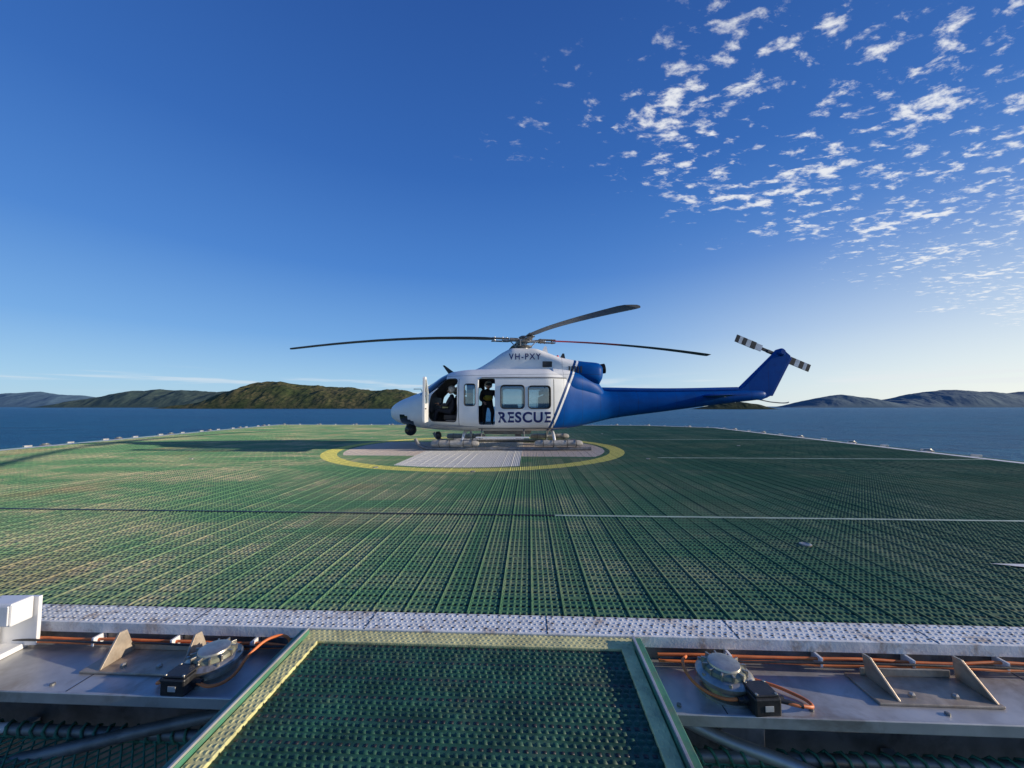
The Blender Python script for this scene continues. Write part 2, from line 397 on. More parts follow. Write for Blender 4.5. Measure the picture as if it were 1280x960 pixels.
studs('tread_studs_near',np.stack([U[k],V[k]],1),.0095,.0145,.006,0,M_stud,deck,.55,.28)
vs2=np.arange(7.72,26.2,.30); U,V=np.meshgrid(us,vs2); U=U.ravel();V=V.ravel(); k=inside(U,V,poly)
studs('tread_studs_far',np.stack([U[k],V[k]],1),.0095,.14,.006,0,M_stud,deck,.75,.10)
rv=[]
for x in np.arange(-17.4,10.9,.2):
    y1=26.25 if x<7.5 else 26.25-(x-7.5)/3.5*2.7
    y0=2.45
    if x<-11: y0=2.45+(-11-x)/(3.7)*4.1
    if x<-14.7: y0=6.55+(-14.7-x)/2.6*19.8
    y=y0; hh=random.uniform(.006,.009)
    while y<y1-.05:
        L=min(1.98,y1-y); rv.append((x+random.uniform(-.002,.002),y+L/2,L/2,hh+random.uniform(-.001,.001))); y+=2.0
Vv=np.zeros((len(rv),8,3)); a=.006
for q,(x,y,L,h_) in enumerate(rv):
    Vv[q]=[[x-a,y-L,0],[x+a,y-L,0],[x+a,y+L,0],[x-a,y+L,0],[x-a*.6,y-L,h_],[x+a*.6,y-L,h_],[x+a*.6,y+L,h_],[x-a*.6,y+L,h_]]
f=np.array([[4,5,6,7],[0,1,5,4],[1,2,6,5],[2,3,7,6],[3,0,4,7]])
Vv[:,:,0]+=.014
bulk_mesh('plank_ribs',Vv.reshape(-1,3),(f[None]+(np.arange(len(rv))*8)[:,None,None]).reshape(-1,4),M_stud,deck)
us=np.arange(-11,11.2,.032); vv=np.arange(2.265,2.42,.034); U,V=np.meshgrid(us,vv)
U=U+((np.arange(len(vv))%2)*.016)[:,None]; U=U.ravel();V=V.ravel()
studs('white_border_bumps',np.stack([U,V],1),.007,.007,.003,.006,M_whitestrip,deck,.5,.2)
us=np.arange(-11,11.2,.064); vv=np.arange(2.282,2.42,.068); U,V=np.meshgrid(us,vv)
studs('white_border_drain_holes',np.stack([U.ravel(),V.ravel()],1),.007,.006,.0012,.0062,M_black,deck,1.)
for i,x in enumerate(np.arange(-10.4,11,1.05)): box('border_joint_%d'%i,x,x+.006,2.243,2.428,.0062,.0075,M_black,deck,0)
for i,(v0,u0,u1,mt) in enumerate([(4.6,.3,10.95,M_seampale),(4.6,-13.0,.3,M_black),(9.8,3.2,10.9,M_seampale),(15.2,3.2,10.9,M_seampale),(19.5,-15.5,10.9,M_greenpaint)]):
    box('deck_seam_%d'%i,u0,u1,v0-.018,v0+.018,.001,.012,mt,deck,.003)
mesh_obj('white_marking',[(3.72,3.36,.0115),(4.7,3.05,.0115),(4.7,3.36,.0115)],[(0,1,2)],M_whitestrip,deck)
for i,(a,b_) in enumerate([(2.9,9.6),(2.55,3.75),(-3.2,8.0),(-1.1,7.6),(3.4,18.2),(-6.4,15.5),(6.8,12.9),(-8.2,9.1)]):
    lathe('tie_down_%d'%i,[(.05,0),(.05,.010),(.035,.014),(.02,.008)],M_stainless,deck,20,(a,b_,.002))
def edgebox(name,a,b_,off0,off1,z0,z1,mat):
    ax,ay=a;bx,by=b_; dx,dy=bx-ax,by-ay; L=math.hypot(dx,dy); nx,ny=dy/L,-dx/L
    P=[(ax+nx*off0,ay+ny*off0),(bx+nx*off0,by+ny*off0),(bx+nx*off1,by+ny*off1),(ax+nx*off1,ay+ny*off1)]
    return slab(name,P,z0,z1,mat,deck)
for i in range(1,6):
    a,b_=outer[i],outer[(i+1)%6]
    edgebox('edge_channel_%d'%i,a,b_,.01,.36,-.2,-.06,M_alu)
    edgebox('edge_lip_%d'%i,a,b_,.37,.42,-.2,-.02,M_greenpaint)
    edgebox('net_frame_%d'%i,a,b_,.5,1.3,-.34,-.30,M_net)
    edgebox('net_rail_%d'%i,a,b_,1.3,1.36,-.30,-.20,M_alu)
slab('deck_support_structure',[(-10.5,2.7),(10.6,2.7),(10.6,23),(7,25.6),(-16.2,25.6),(-13.9,6.8)],-.9,-.11,M_hullship,deck)

def edge_assembly(tag,u0,u1):
    box('fascia_'+tag,u0,u1,2.262,2.40,-.90,-.056,M_dkalu,deck,0)
    box('gutter_plate_'+tag,u0,u1,1.875,2.258,-.135,-.12,M_alu,deck,.003)
    box('gutter_lip_'+tag,u0,u1,1.858,1.872,-.165,-.112,M_alu,deck,.004)
    box('gutter_web_'+tag,u0,u1,2.10,2.115,-.30,-.14,M_dkalu,deck,.002)
edge_assembly('port',-11.1,-1.30); edge_assembly('starboard',.625,11.1)
for s,(a,b_) in enumerate([(-9.,-1.36),(.70,10.)]):
    sets=[]
    for q in range(3):
        P=[];x=a
        while x<=b_:
            P.append((x,2.215-.016*q+random.uniform(-.004,.004),-.070-.018*(q%2)+random.uniform(-.008,.004))); x+=.22
        P.append((b_,2.21,-.08)); sets.append(P)
    tube('cable_run_%d'%s,sets[:2],.0075,M_orange,deck)
    tube('cable_run_grey_%d'%s,[sets[2]],.006,M_black,deck)
    x=a+.37
    while x<b_:
        box('cable_clip',x,x+.014,2.19,2.262,-.10,-.052,M_white,deck,.002); x+=.47
    x=a
    while x<b_:
        lathe('bolt',[(.011,0),(.011,.008),(.006,.010)],M_dkalu,deck,8,(x,1.92,-.12)); x+=.6
    x=a+.2
    while x<b_:
        box('plate_joint',x,x+.004,1.88,2.25,-.1198,-.1185,M_black,deck,0); x+=1.63

def perim_light(u,v,z=-.12,detail=True,s=1.0):
    e_=empty('perimeter_light')
    loc=Matrix.Rotation(DECK_ROT,4,'Z')@Vector((u,v,z)); e_.location=loc; e_.rotation_euler[2]=DECK_ROT+.3
    e_.scale=(s,s,s)
    lathe('base',[(.135,0),(.135,.014),(.105,.02),(.10,.045),(.128,.055),(.132,.075),(.118,.088),(.10,.092)],M_stainless,e_,48 if detail else 16)
    lathe('lens',[(.098,.088),(.092,.108),(.074,.118)],M_lens,e_,40 if detail else 14)
    lathe('cap',[(.076,.114),(.072,.126),(.05,.131),(.02,.132)],M_stainless,e_,40 if detail else 14)
    if detail:
        for i in range(12):
            a=i*math.pi/6
            if i%2==0: lathe('bolt_%d'%i,[(.008,.0),(.008,.012),(.004,.014)],M_stainless,e_,8,(math.cos(a)*.119,math.sin(a)*.119,.083))
            box('rib_%d'%i,.078,.104,-.004,.004,.088,.119,M_stainless,e_,.001,rot=(0,0,a+.2))
    return e_
perim_light(-1.67,2.05,s=.98); perim_light(.97,2.045)
def jbox(u,v,rz):
    e_=empty('junction_box'); e_.location=Matrix.Rotation(DECK_ROT,4,'Z')@Vector((u,v,-.12)); e_.rotation_euler[2]=rz
    box('housing',-.062,.062,-.055,.055,.005,.085,M_black,e_,.008)
    box('cover',-.056,.056,-.049,.049,.086,.096,M_black,e_,.004)
    box('front_label',-.018,.022,-.058,-.0555,.03,.055,M_label,e_,.001)
    for sx in(-1,1):
        for sy in(-1,1): lathe('screw',[(.007,.096),(.006,.099)],M_stainless,e_,10,(sx*.046,sy*.04,0))
    for sx in (-1,1):
        lathe('gland',[(.016,0),(.016,.02),(.012,.022),(.012,.045)],M_black,e_,14,(sx*.062,0,.045),(0,R(90*sx),0))
    return e_
jbox(-1.72,1.915,R(-4)); jbox(1.07,1.915,R(3))
cab1=empty('power_cable',(0,0,0),DECK_ROT)
tube('loop',[(-1.65,1.91,-.075),(-1.56,1.905,-.09),(-1.50,1.95,-.08),(-1.47,2.05,-.02),(-1.42,2.16,.0),(-1.36,2.19,-.02),(-1.345,2.19,-.09)],.0075,M_orange,cab1)
tube('tail',[(-1.79,1.915,-.075),(-1.86,1.93,-.10),(-1.84,2.02,-.11),(-1.80,2.10,-.11)],.0075,M_orange,cab1)
cab2=empty('power_cable',(0,0,0),DECK_ROT)
tube('loop',[(1.0,1.915,-.075),(.9,1.92,-.08),(.80,1.99,-.06),(.79,2.10,-.04),(.84,2.19,-.06)],.0075,M_orange,cab2)
tube('tail',[(1.14,1.915,-.075),(1.25,1.90,-.09),(1.31,1.93,-.105),(1.25,2.02,-.105),(1.14,2.08,-.10),(1.1,2.1,-.1)],.0075,M_orange,cab2)
tube('black_sleeve',[(1.14,1.915,-.075),(1.20,1.906,-.082),(1.25,1.90,-.09)],.0105,M_black,cab2)

def bracket(u,v):
    e_=empty('mounting_bracket'); e_.location=Matrix.Rotation(DECK_ROT,4,'Z')@Vector((u,v,-.12)); e_.rotation_euler[2]=DECK_ROT
    box('base_plate',-.29,.27,-.10,.11,.001,.013,M_steel,e_,.003)
    for s in(-1,1):
        x=s*.22
        vs=[];
        for xx in (x-.006,x+.006):
            vs+= [(xx+.03,-.09,.014),(xx+.03,.09,.014),(xx,.07,.135),(xx,.03,.14)]
        o=mesh_obj('gusset',vs,[(0,1,2,3),(7,6,5,4),(0,4,5,1),(1,5,6,2),(2,6,7,3),(3,7,4,0)],M_steel,e_); bevel(o,.002)
    box('back_web',-.22,.22,.088,.096,.014,.05,M_steel,e_,.002)
    lathe('bolt',[(.014,.013),(.014,.024),(.008,.03)],M_stainless,e_,6,(.1,-.05,0)); lathe('bolt',[(.014,.013),(.014,.024),(.008,.03)],M_stainless,e_,6,(-.1,-.05,0))
    return e_
bracket(-2.07,2.10); bracket(1.93,2.06)

def along(a,b_,step,off,start=1.):
    ax,ay=a;bx,by=b_;L=math.hypot(bx-ax,by-ay);nx,ny=(by-ay)/L,-(bx-ax)/L;t=start
    while t<L:
        yield ax+(bx-ax)*t/L+nx*off, ay+(by-ay)*t/L+ny*off; t+=step
for i in (1,2,3,4):
    for (a,b_) in along(outer[i],outer[(i+1)%6],2.6,.18,1.6): perim_light(a,b_,-.06,False,1.0)
    for k,(a,b_) in enumerate(along(outer[i],outer[(i+1)%6],1.3,.40,.6)):
        box('net_bracket',-.04,.04,-.10,.10,-.2,.03,M_alu,deck,.004,loc=(a,b_,0))

cb=empty('electrical_enclosure'); cb.location=Matrix.Rotation(DECK_ROT,4,'Z')@Vector((-2.98,2.13,0)); cb.rotation_euler[2]=DECK_ROT+R(4)
box('rear_plate',-.10,.13,.05,.07,-.10,.175,M_white,cb,.003)
box('housing',-.05,.11,-.06,.045,.06,.185,M_white,cb,.008)
box('housing_lid',-.04,.10,-.068,-.061,.07,.175,M_white,cb,.003)
box('side_box',-.21,-.06,-.09,.04,-.085,.135,M_white,cb,.008)
box('side_lid',-.20,-.07,-.098,-.091,-.075,.125,M_white,cb,.003)
box('foot',-.22,.06,-.10,.10,-.118,-.088,M_white,cb,.004)
for z_ in (-.05,.10):
    for x_ in (-.185,-.085): lathe('screw',[(.008,0),(.005,.004)],M_stainless,cb,10,(x_,-.098,z_),(R(90),0,0))
tube('conduit',[(-.10,-.06,-.11),(-.11,-.16,-.18),(-.08,-.24,-.27),(0,-.22,-.36),(.2,-.12,-.42)],.024,M_white,cb)

# ---- walkway
wk=empty('access_walkway',(0,0,0),DECK_ROT)
box('mat_base',-1.153,.483,-.6,2.133,-.03,-.012,M_mat,wk,0)
us=np.arange(-1.135,.475,.034); vv=np.arange(-.4,2.125,.030); U,V=np.meshgrid(us,vv)
U=U+((np.arange(len(vv))%2)*.010)[:,None]
k=(np.arange(len(vv))%4!=0)[:,None]&np.ones_like(U,bool)
studs('mat_treads',np.stack([U[k],V[k]],1),.0135,.0065,.008,-.012,M_mat,wk,.6,.2)
studs('mat_holes',np.stack([U[~k],V[~k]],1),.008,.007,.0015,-.012,M_black,wk,1.,.2)
box('junction_strip',-1.27,.60,2.135,2.236,-.02,.0,M_yellow,wk,.003)
us=np.arange(-1.25,.6,.03); vv=np.arange(2.15,2.23,.026); U,V=np.meshgrid(us,vv); U=U+((np.arange(len(vv))%2)*.015)[:,None]
studs('junction_tread',np.stack([U.ravel(),V.ravel()],1),.009,.004,.003,0,M_yellow,wk,.4,.2)
for s,(a,b_,c_,d_) in enumerate([(-1.235,-1.155,-1.285,-1.24),(.485,.55,.555,.605)]):
    box('side_strip_%d'%s,a,b_,-.6,2.13,-.02,.004,M_yellow,wk,.003)
    box('side_coaming_%d'%s,c_,d_,-.6,2.20,-.12,.022,M_greenpaint,wk,.004)
    box('coaming_trim_%d'%s,c_+.002 if s else d_-.012,c_+.014 if s else d_-.002,-.6,2.20,.023,.034,M_alu,wk,.001)
    us=np.arange(a+.02,b_-.01,.024); vv=np.arange(-.4,2.1,.028); U,V=np.meshgrid(us,vv); U=U+((np.arange(len(vv))%2)*.012)[:,None]
    studs('strip_tread_%d'%s,np.stack([U.ravel(),V.ravel()],1),.004,.009,.003,.004,M_yellow,wk,.4,.2)
box('under_frame',-1.2,.5,-.6,2.0,-.22,-.06,M_hullship,wk,0)

# ---- safety nets + pipes under edge
def net(u0,u1,v0,v1,z):
    e_=empty('safety_net',(0,0,0),DECK_ROT); P=[]; s=.06
    L=v1-v0; t=u0-L
    while t<u1:
        a0=max(t,u0); a1=min(t+L,u1)
        if a1>a0:
            def sag(x,y): return z-.05*math.sin(math.pi*(y-v0)/L)+random.uniform(-.004,.004)
            for fl in (0,1):
                p=[]
                for q in range(5):
                    x=a0+(a1-a0)*q/4; y=v0+(x-t); 
                    if fl: y=v1-(x-t)
                    p.append((x,y,sag(x,y)))
                P.append(p)
        t+=s
    tube('cords',P,.0045,M_net,e_,res=1,smoothpts=False)
    tube('border_rope',[[(u0,v0,z),(u1,v0,z)],[(u0,v1,z),(u1,v1,z)]],.014,M_net,e_,smoothpts=False)
    Q=[];x=u0
    while x<u1:
        Q.append((x,v1+.034*math.cos((x-u0)*90),z+.03+.034*math.sin((x-u0)*90))); x+=.012
    tube('lashing',Q,.007,M_net,e_,res=1,smoothpts=False)
    tube('rail',[[(u0,v1,z+.03),(u1,v1,z+.03)],[(u0,v0,z+.02),(u1,v0,z+.02)]],.026,M_dkalu,e_,smoothpts=False)
    return e_
net(-5.5,-1.34,.6,2.03,-.46); net(.66,5.5,.6,2.03,-.46)
fr=empty('net_support_frame',(0,0,0),DECK_ROT)
for u in (-4.2,-2.9,1.9,3.2): box('arm',u-.03,u+.03,.6,2.25,-.62,-.54,M_alu,fr,.004)
tube('drain_pipe_port',[(-3.4,1.9,-.62),(-2.6,1.93,-.5),(-1.9,2.02,-.38),(-1.35,2.1,-.30)],.03,M_dkalu,fr)
tube('drain_pipe_starboard',[(.7,2.18,-.32),(.95,2.08,-.38),(1.3,1.95,-.42),(1.7,1.75,-.5)],.03,M_alu,fr)
box('hanger_plate',1.02,1.25,2.20,2.25,-.55,-.20,M_alu,fr,.01)
ship=empty('ship',(0,0,0),DECK_ROT)
box('superstructure',-10,9,-12,7,-13,-3.0,M_hullship,ship,0)
for i in range(6): box('stiffener_%d'%i,-9+3.2*i,-8.8+3.2*i,-2,6,-2.99,-2.6,M_dkalu,ship,0)

# ------------------------------------------------------------------ HELICOPTER
heli=empty('rescue_helicopter',(0,12.6,0))
ST=[ # x, zb, zt, hw, n
(-3.94,1.04,1.16,.05,2.0),(-3.88,.90,1.28,.22,2.1),(-3.6,.74,1.47,.52,2.2),(-3.2,.64,1.63,.80,2.4),(-2.85,.59,1.76,.96,2.6),
(-2.5,.55,2.02,1.08,2.8),(-2.15,.53,2.26,1.18,3.1),(-1.8,.52,2.38,1.25,3.5),(-1.2,.51,2.44,1.30,4.),(0,.51,2.46,1.32,4.2),(1.0,.52,2.46,1.31,4.2),
(1.45,.55,2.44,1.20,3.6),(2.0,.62,2.34,.90,3.0),(2.5,.72,2.10,.62,2.6),(2.85,.80,1.84,.46,2.4),(3.2,.88,1.77,.38,2.2),(5.0,1.12,1.76,.30,2.1),(7.2,1.40,1.80,.20,2.1),(8.0,1.49,1.82,.15,2.1),(8.35,1.56,1.78,.05,2.)]
STA=np.array(ST)
def herm(x,arr):
    xs=arr[:,0]; i=int(np.clip(np.searchsorted(xs,x)-1,0,len(xs)-2)); h=xs[i+1]-xs[i]; t=(x-xs[i])/h
    def tan(k):
        if k==0: return (arr[1,1:]-arr[0,1:])/(xs[1]-xs[0])
        if k==len(xs)-1: return (arr[-1,1:]-arr[-2,1:])/(xs[-1]-xs[-2])
        d0=(arr[k,1:]-arr[k-1,1:])/(xs[k]-xs[k-1]); d1=(arr[k+1,1:]-arr[k,1:])/(xs[k+1]-xs[k])
        return np.where(d0*d1>0,2*d0*d1/(d0+d1+1e-12*np.sign(d0+d1+1e-20)),0)
    m0,m1=tan(i)*h,tan(i+1)*h; p0,p1=arr[i,1:],arr[i+1,1:]
    return (2*t**3-3*t*t+1)*p0+(t**3-2*t*t+t)*m0+(-2*t**3+3*t*t)*p1+(t**3-t*t)*m1
def hull_y(x,z,arr=STA):
    zb,zt,hw,n=herm(x,arr); c=(zb+zt)/2; hh=(zt-zb)/2
    q=min(.999,abs((z-c)/hh)); return hw*(1-q**n)**(1/n)
def loft(name,arr,xs,seg,mat,parent,dz0=0,dz1=0,dw=0,smooth=True):
    vs=[];fs=[]
    for x in xs:
        zb,zt,hw,n=herm(x,arr); zb+=dz0; zt-=dz1; hw-=dw; c=(zb+zt)/2; hh=(zt-zb)/2
        for i in range(seg):
            t=2*math.pi*i/seg; ct,st=math.cos(t),math.sin(t)
            vs.append((x,math.copysign(abs(ct)**(2/n),ct)*hw,c+math.copysign(abs(st)**(2/n),st)*hh))
    for k in range(len(xs)-1):
        for i in range(seg):
            j=(i+1)%seg; fs.append((k*seg+i,(k+1)*seg+i,(k+1)*seg+j,k*seg+j))
    fs.append(tuple(range(seg))); n0=(len(xs)-1)*seg; fs.append(tuple(range(n0,n0+seg))[::-1])
    o=mesh_obj(name,vs,fs,mat,parent,smooth=smooth)
    bm=bmesh.new(); bm.from_mesh(o.data); bmesh.ops.recalc_face_normals(bm,faces=bm.faces); bm.to_mesh(o.data); bm.free()
    return o
xs=sorted(set(np.round(np.concatenate([np.linspace(-3.94,-3.5,9),np.linspace(-3.4,3.2,70),np.linspace(3.4,8.35,26)]),4)))
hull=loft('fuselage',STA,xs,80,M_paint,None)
hull.data.materials.append(M_dglass)
for p in hull.data.polygons:
    c=p.center
    if -2.82<c.x<-1.98 and c.z>1.62 and abs(c.y)>.04 and p.normal.z>.35 : p.material_index=1
    if -3.45<c.x<-3.0 and c.z<1.02 and .25<abs(c.y)<.75 and p.normal.z<.1: p.material_index=1
cav=loft('cavity',STA,np.linspace(-2.62,1.22,40),60,M_int,None,.16,.09,.06,False)
def rpoly(pts,r,k=5):
    out=[];n=len(pts)
    for i in range(n):
        p=Vector(pts[i]);a=Vector(pts[i-1]);b_=Vector(pts[(i+1)%n])
        u=(a-p).normalized();v=(b_-p).normalized(); s=p+u*r; e_=p+v*r
        for q in range(k+1):
            t=q/k; out.append(((1-t)**2*s+2*t*(1-t)*p+t*t*e_))
    return out
def prism(pts,y0,y1,off=0):
    n=len(pts)
    return [(p[0],y0,p[1]) for p in pts]+[(p[0],y1,p[1]) for p in pts],[tuple(i+off for i in range(n)),tuple(i+off for i in range(n,2*n))[::-1]]+[(i+off,n+i+off,n+(i+1)%n+off,(i+1)%n+off) for i in range(n)]
OPEN={
 'cockpit_door':([(-2.50,1.05),(-2.42,.84),(-1.66,.82),(-1.62,1.1),(-1.62,2.10),(-1.95,2.10),(-2.42,1.60)],.09),
 'panel_win':([(-1.40,1.30),(-1.08,1.30),(-1.08,1.94),(-1.40,1.94)],.08),
 'cabin_door':([(-.98,.74),(-.50,.74),(-.50,2.10),(-.98,2.10)],.07),
 'win_fwd':([(-.33,1.22),(.36,1.22),(.36,1.90),(-.33,1.90)],.11),
 'win_aft':([(.48,1.22),(1.13,1.22),(1.13,1.88),(.48,1.88)],.11)}
V=[];F=[]
for kx,(pts,r) in OPEN.items():
    v,f=prism(rpoly(pts,r),-2,2,len(V)); V+=v;F+=f
cut=mesh_obj('cutter',V,F,M_int)
def renorm(o):
    bm=bmesh.new(); bm.from_mesh(o.data); bmesh.ops.recalc_face_normals(bm,faces=bm.faces); bm.to_mesh(o.data); bm.free()
renorm(cut)
def boolean(o,c,mode='DIFFERENCE'):
    m=o.modifiers.new('b','BOOLEAN'); m.object=c; m.operation=mode; m.solver='EXACT'
    try: m.material_mode='TRANSFER'
    except Exception: pass
    bpy.context.view_layer.update()
    dg=bpy.context.evaluated_depsgraph_get(); me=bpy.data.meshes.new_from_object(o.evaluated_get(dg))
    o.modifiers.clear(); o.data=me
boolean(hull,cav); boolean(hull,cut)
hull.parent=heli
def panel(name,x0,x1,z0,z1,off,thick,mat,side=-1,nx=24,nz=20,cutit=False,rad=0):
    vs=[];fs=[]
    for layer in (0,1):
        for j in range(nz):
            for i in range(nx):
                x=x0+(x1-x0)*i/(nx-1); z=z0+(z1-z0)*j/(nz-1)
                y=hull_y(x,z)+off-(thick if layer else 0)
                vs.append((x,side*y,z))
    N=nx*nz
    for j in range(nz-1):
        for i in range(nx-1):
            a=j*nx+i; fs.append((a,a+1,a+nx+1,a+nx)); fs.append((N+a,N+a+nx,N+a+nx+1,N+a+1))
    rim=[i for i in range(nx)]+[j*nx+nx-1 for j in range(1,nz)]+[(nz-1)*nx+i for i in range(nx-2,-1,-1)]+[j*nx for j in range(nz-2,0,-1)]
    for k in range(len(rim)):
        a,b_=rim[k],rim[(k+1)%len(rim)]; fs.append((a,N+a,N+b_,b_))
    o=mesh_obj(name,vs,fs,mat,None); renorm(o)
    if cutit: boolean(o,cut)
    o.parent=heli
    return o
for side in (-1,1):
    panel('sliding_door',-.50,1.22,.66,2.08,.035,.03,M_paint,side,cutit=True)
    panel('hinged_panel',-1.56,-1.01,.72,2.10,.018,.014,M_paint,side,cutit=True)
    panel('pane',-.36,.39,1.18,1.94,-.02,.006,M_glass,side,8,8)
    panel('pane',.45,1.16,1.18,1.92,-.02,.006,M_glass,side,8,8)
    panel('pane',-1.43,-1.05,1.26,1.98,-.02,.006,M_glass,side,8,8)
    panel('door_rail',-.9,2.0,2.12,2.15,.03,.03,M_trim,side,30,3)
    panel('door_sill_rail',-1.0,1.7,.60,.63,.035,.03,M_trim,side,30,3)
    panel('door_edge_seal',1.222,1.24,.66,2.08,.02,.02,M_rubber,side,3,20)
    panel('panel_gap',-1.575,-1.562,.72,2.10,.006,.01,M_rubber,side,3,20)
def ringpoly(name,pts,r,off,w_,side=-1):
    P=rpoly(pts,r); tube(name,[[(p[0],side*(hull_y(p[0],p[1])+off),p[1]) for p in P]],w_,M_rubber,heli,cyclic=True,res=1,smoothpts=False)
for kx in ('win_fwd','win_aft'): ringpoly('seal_'+kx,*OPEN[kx],.036,.016)
ringpoly('seal_panel',*OPEN['panel_win'],.019,.014)
ringpoly('seal_cockpit',*OPEN['cockpit_door'],.0,.012)
CW=np.array([(-1.35,2.2,2.42,.22,2.2),(-1.05,2.2,2.54,.42,2.4),(-.65,2.2,2.78,.54,2.8),(-.3,2.2,3.02,.58,3.2),(.05,2.2,3.16,.60,3.6),(.7,2.2,3.15,.62,3.6),(1.1,2.2,3.02,.68,3.2),(1.6,2.15,2.84,.76,3.),(2.3,2.05,2.72,.74,3.2),(2.75,1.95,2.68,.64,3.2),(2.86,2.1,2.60,.52,2.8)])
loft('engine_cowling',CW,np.linspace(-1.35,2.86,50),48,M_paint,heli)
FA=np.array([(1.2,1.6,2.5,1.12,3.),(1.8,1.55,2.48,1.0,2.8),(2.3,1.5,2.36,.74,2.6),(2.7,1.45,2.15,.5,2.4),(2.95,1.4,1.85,.3,2.2)])
loft('aft_fairing',FA,np.linspace(1.2,2.95,24),40,M_paint,heli)
for s in(-1,1):
    lathe('exhaust',[(.15,0),(.16,.26),(.14,.26),(.12,.05)],M_soot,heli,24,(2.72,s*.28,2.46),(0,R(82),0))
    for k in range(5): box('grille_slat',1.75+.09*k,1.79+.09*k,s*.765-.012,s*.765+.012,2.32,2.52,M_black,heli,.002)
    box('intake',.95,1.25,s*.68-.03,s*.68+.03,2.5,2.68,M_black,heli,.015)
def plate(name,pts,y0,y1,mat,parent=heli,bw=.02):
    v,f=prism(pts,y0,y1); o=mesh_obj(name,v,f,mat,parent); renorm(o)
    if bw: bevel(o,bw,3)
    return o
plate('tail_fin',rpoly([(7.15,1.74),(7.55,1.90),(8.62,2.98),(8.95,3.10),(9.14,2.92),(8.42,1.62),(8.1,1.48)],.05,3),-.075,.075,M_paint,bw=.05)
plate('fin_trailing_strip',rpoly([(9.14,2.90),(9.20,2.86),(8.52,1.62),(8.44,1.62)],.01,2),-.03,.03,M_hblue,bw=.01)
lathe('tail_gearbox',[(.05,-.16),(.12,-.12),(.13,.1),(.08,.18)],M_hblue,heli,20,(8.82,0,3.05),(R(90),0,0))
for s in(-1,1):
    sv=[];
    for (yy,x0,x1,th) in((.18*s,6.1,6.95,.05),(1.35*s,6.35,7.0,.025)):
        for (xx,zz_) in ((x0,0),(x0+.15,th),(x0+.5,th*.8),(x1,0),(x0+.5,-th*.8),(x0+.15,-th)): sv.append((xx,yy,1.62+zz_))
    o=mesh_obj('stabiliser',sv,[(0,1,2,3,4,5),(11,10,9,8,7,6)]+[(i,6+i,6+(i+1)%6,(i+1)%6) for i in range(6)],M_hblue,heli); renorm(o)
tube('tail_skid',[(8.1,0,1.50),(8.5,0,1.42),(9.0,0,1.40),(9.05,0,1.42)],.018,M_skid,heli)
tube('driveshaft_cover',[(2.9,0,1.83),(5,0,1.80),(7.4,0,1.84)],.075,M_hblue,heli)
tube('fin_driveshaft_cover',[(7.45,0,1.84),(8.7,0,3.04)],.065,M_hblue,heli,smoothpts=False)
tr=empty('tail_rotor',(8.82,.0,3.08)); tr.parent=heli; tr.rotation_euler[1]=R(23)
M_tw=simple('tail_blade_white',(.72,.72,.70),.4); 
lathe('tail_mast',[(.03,0),(.03,.42)],M_hub,tr,12,(0,0,0),(R(-90),0,0))
box('yoke',-.2,.2,.30,.40,-.05,.05,M_hub,tr,.01)
for s in(-1,1):
    segs=[(.18,.40,M_black,.05),(.40,.62,M_tw,.11),(.62,.80,M_black,.125),(.80,.95,M_tw,.125),(.95,1.10,M_black,.125),(1.10,1.21,M_tw,.125),(1.21,1.33,M_black,.125)]
    for k,(a,b_,mt,c_) in enumerate(segs):
        box('blade_%d'%k,min(s*a,s*b_),max(s*a,s*b_),.33,.36,-c_,c_,mt,tr,0)
HX,HZ=.39,3.46
lathe('mast',[(.16,3.05),(.14,3.2),(.07,3.22),(.065,3.56),(.05,3.60)],M_hublight,heli,24,(HX,0,0))
lathe('swashplate',[(.12,3.20),(.27,3.22),(.28,3.26),(.12,3.29)],M_hub,heli,28,(HX,0,0))
lathe('hub_cap',[(.16,3.50),(.17,3.56),(.10,3.60),(.03,3.61)],M_hub,heli,24,(HX,0,0))
lathe('hub_plate',[(.20,3.38),(.24,3.42),(.24,3.48),(.20,3.50)],M_hublight,heli,28,(HX,0,0))
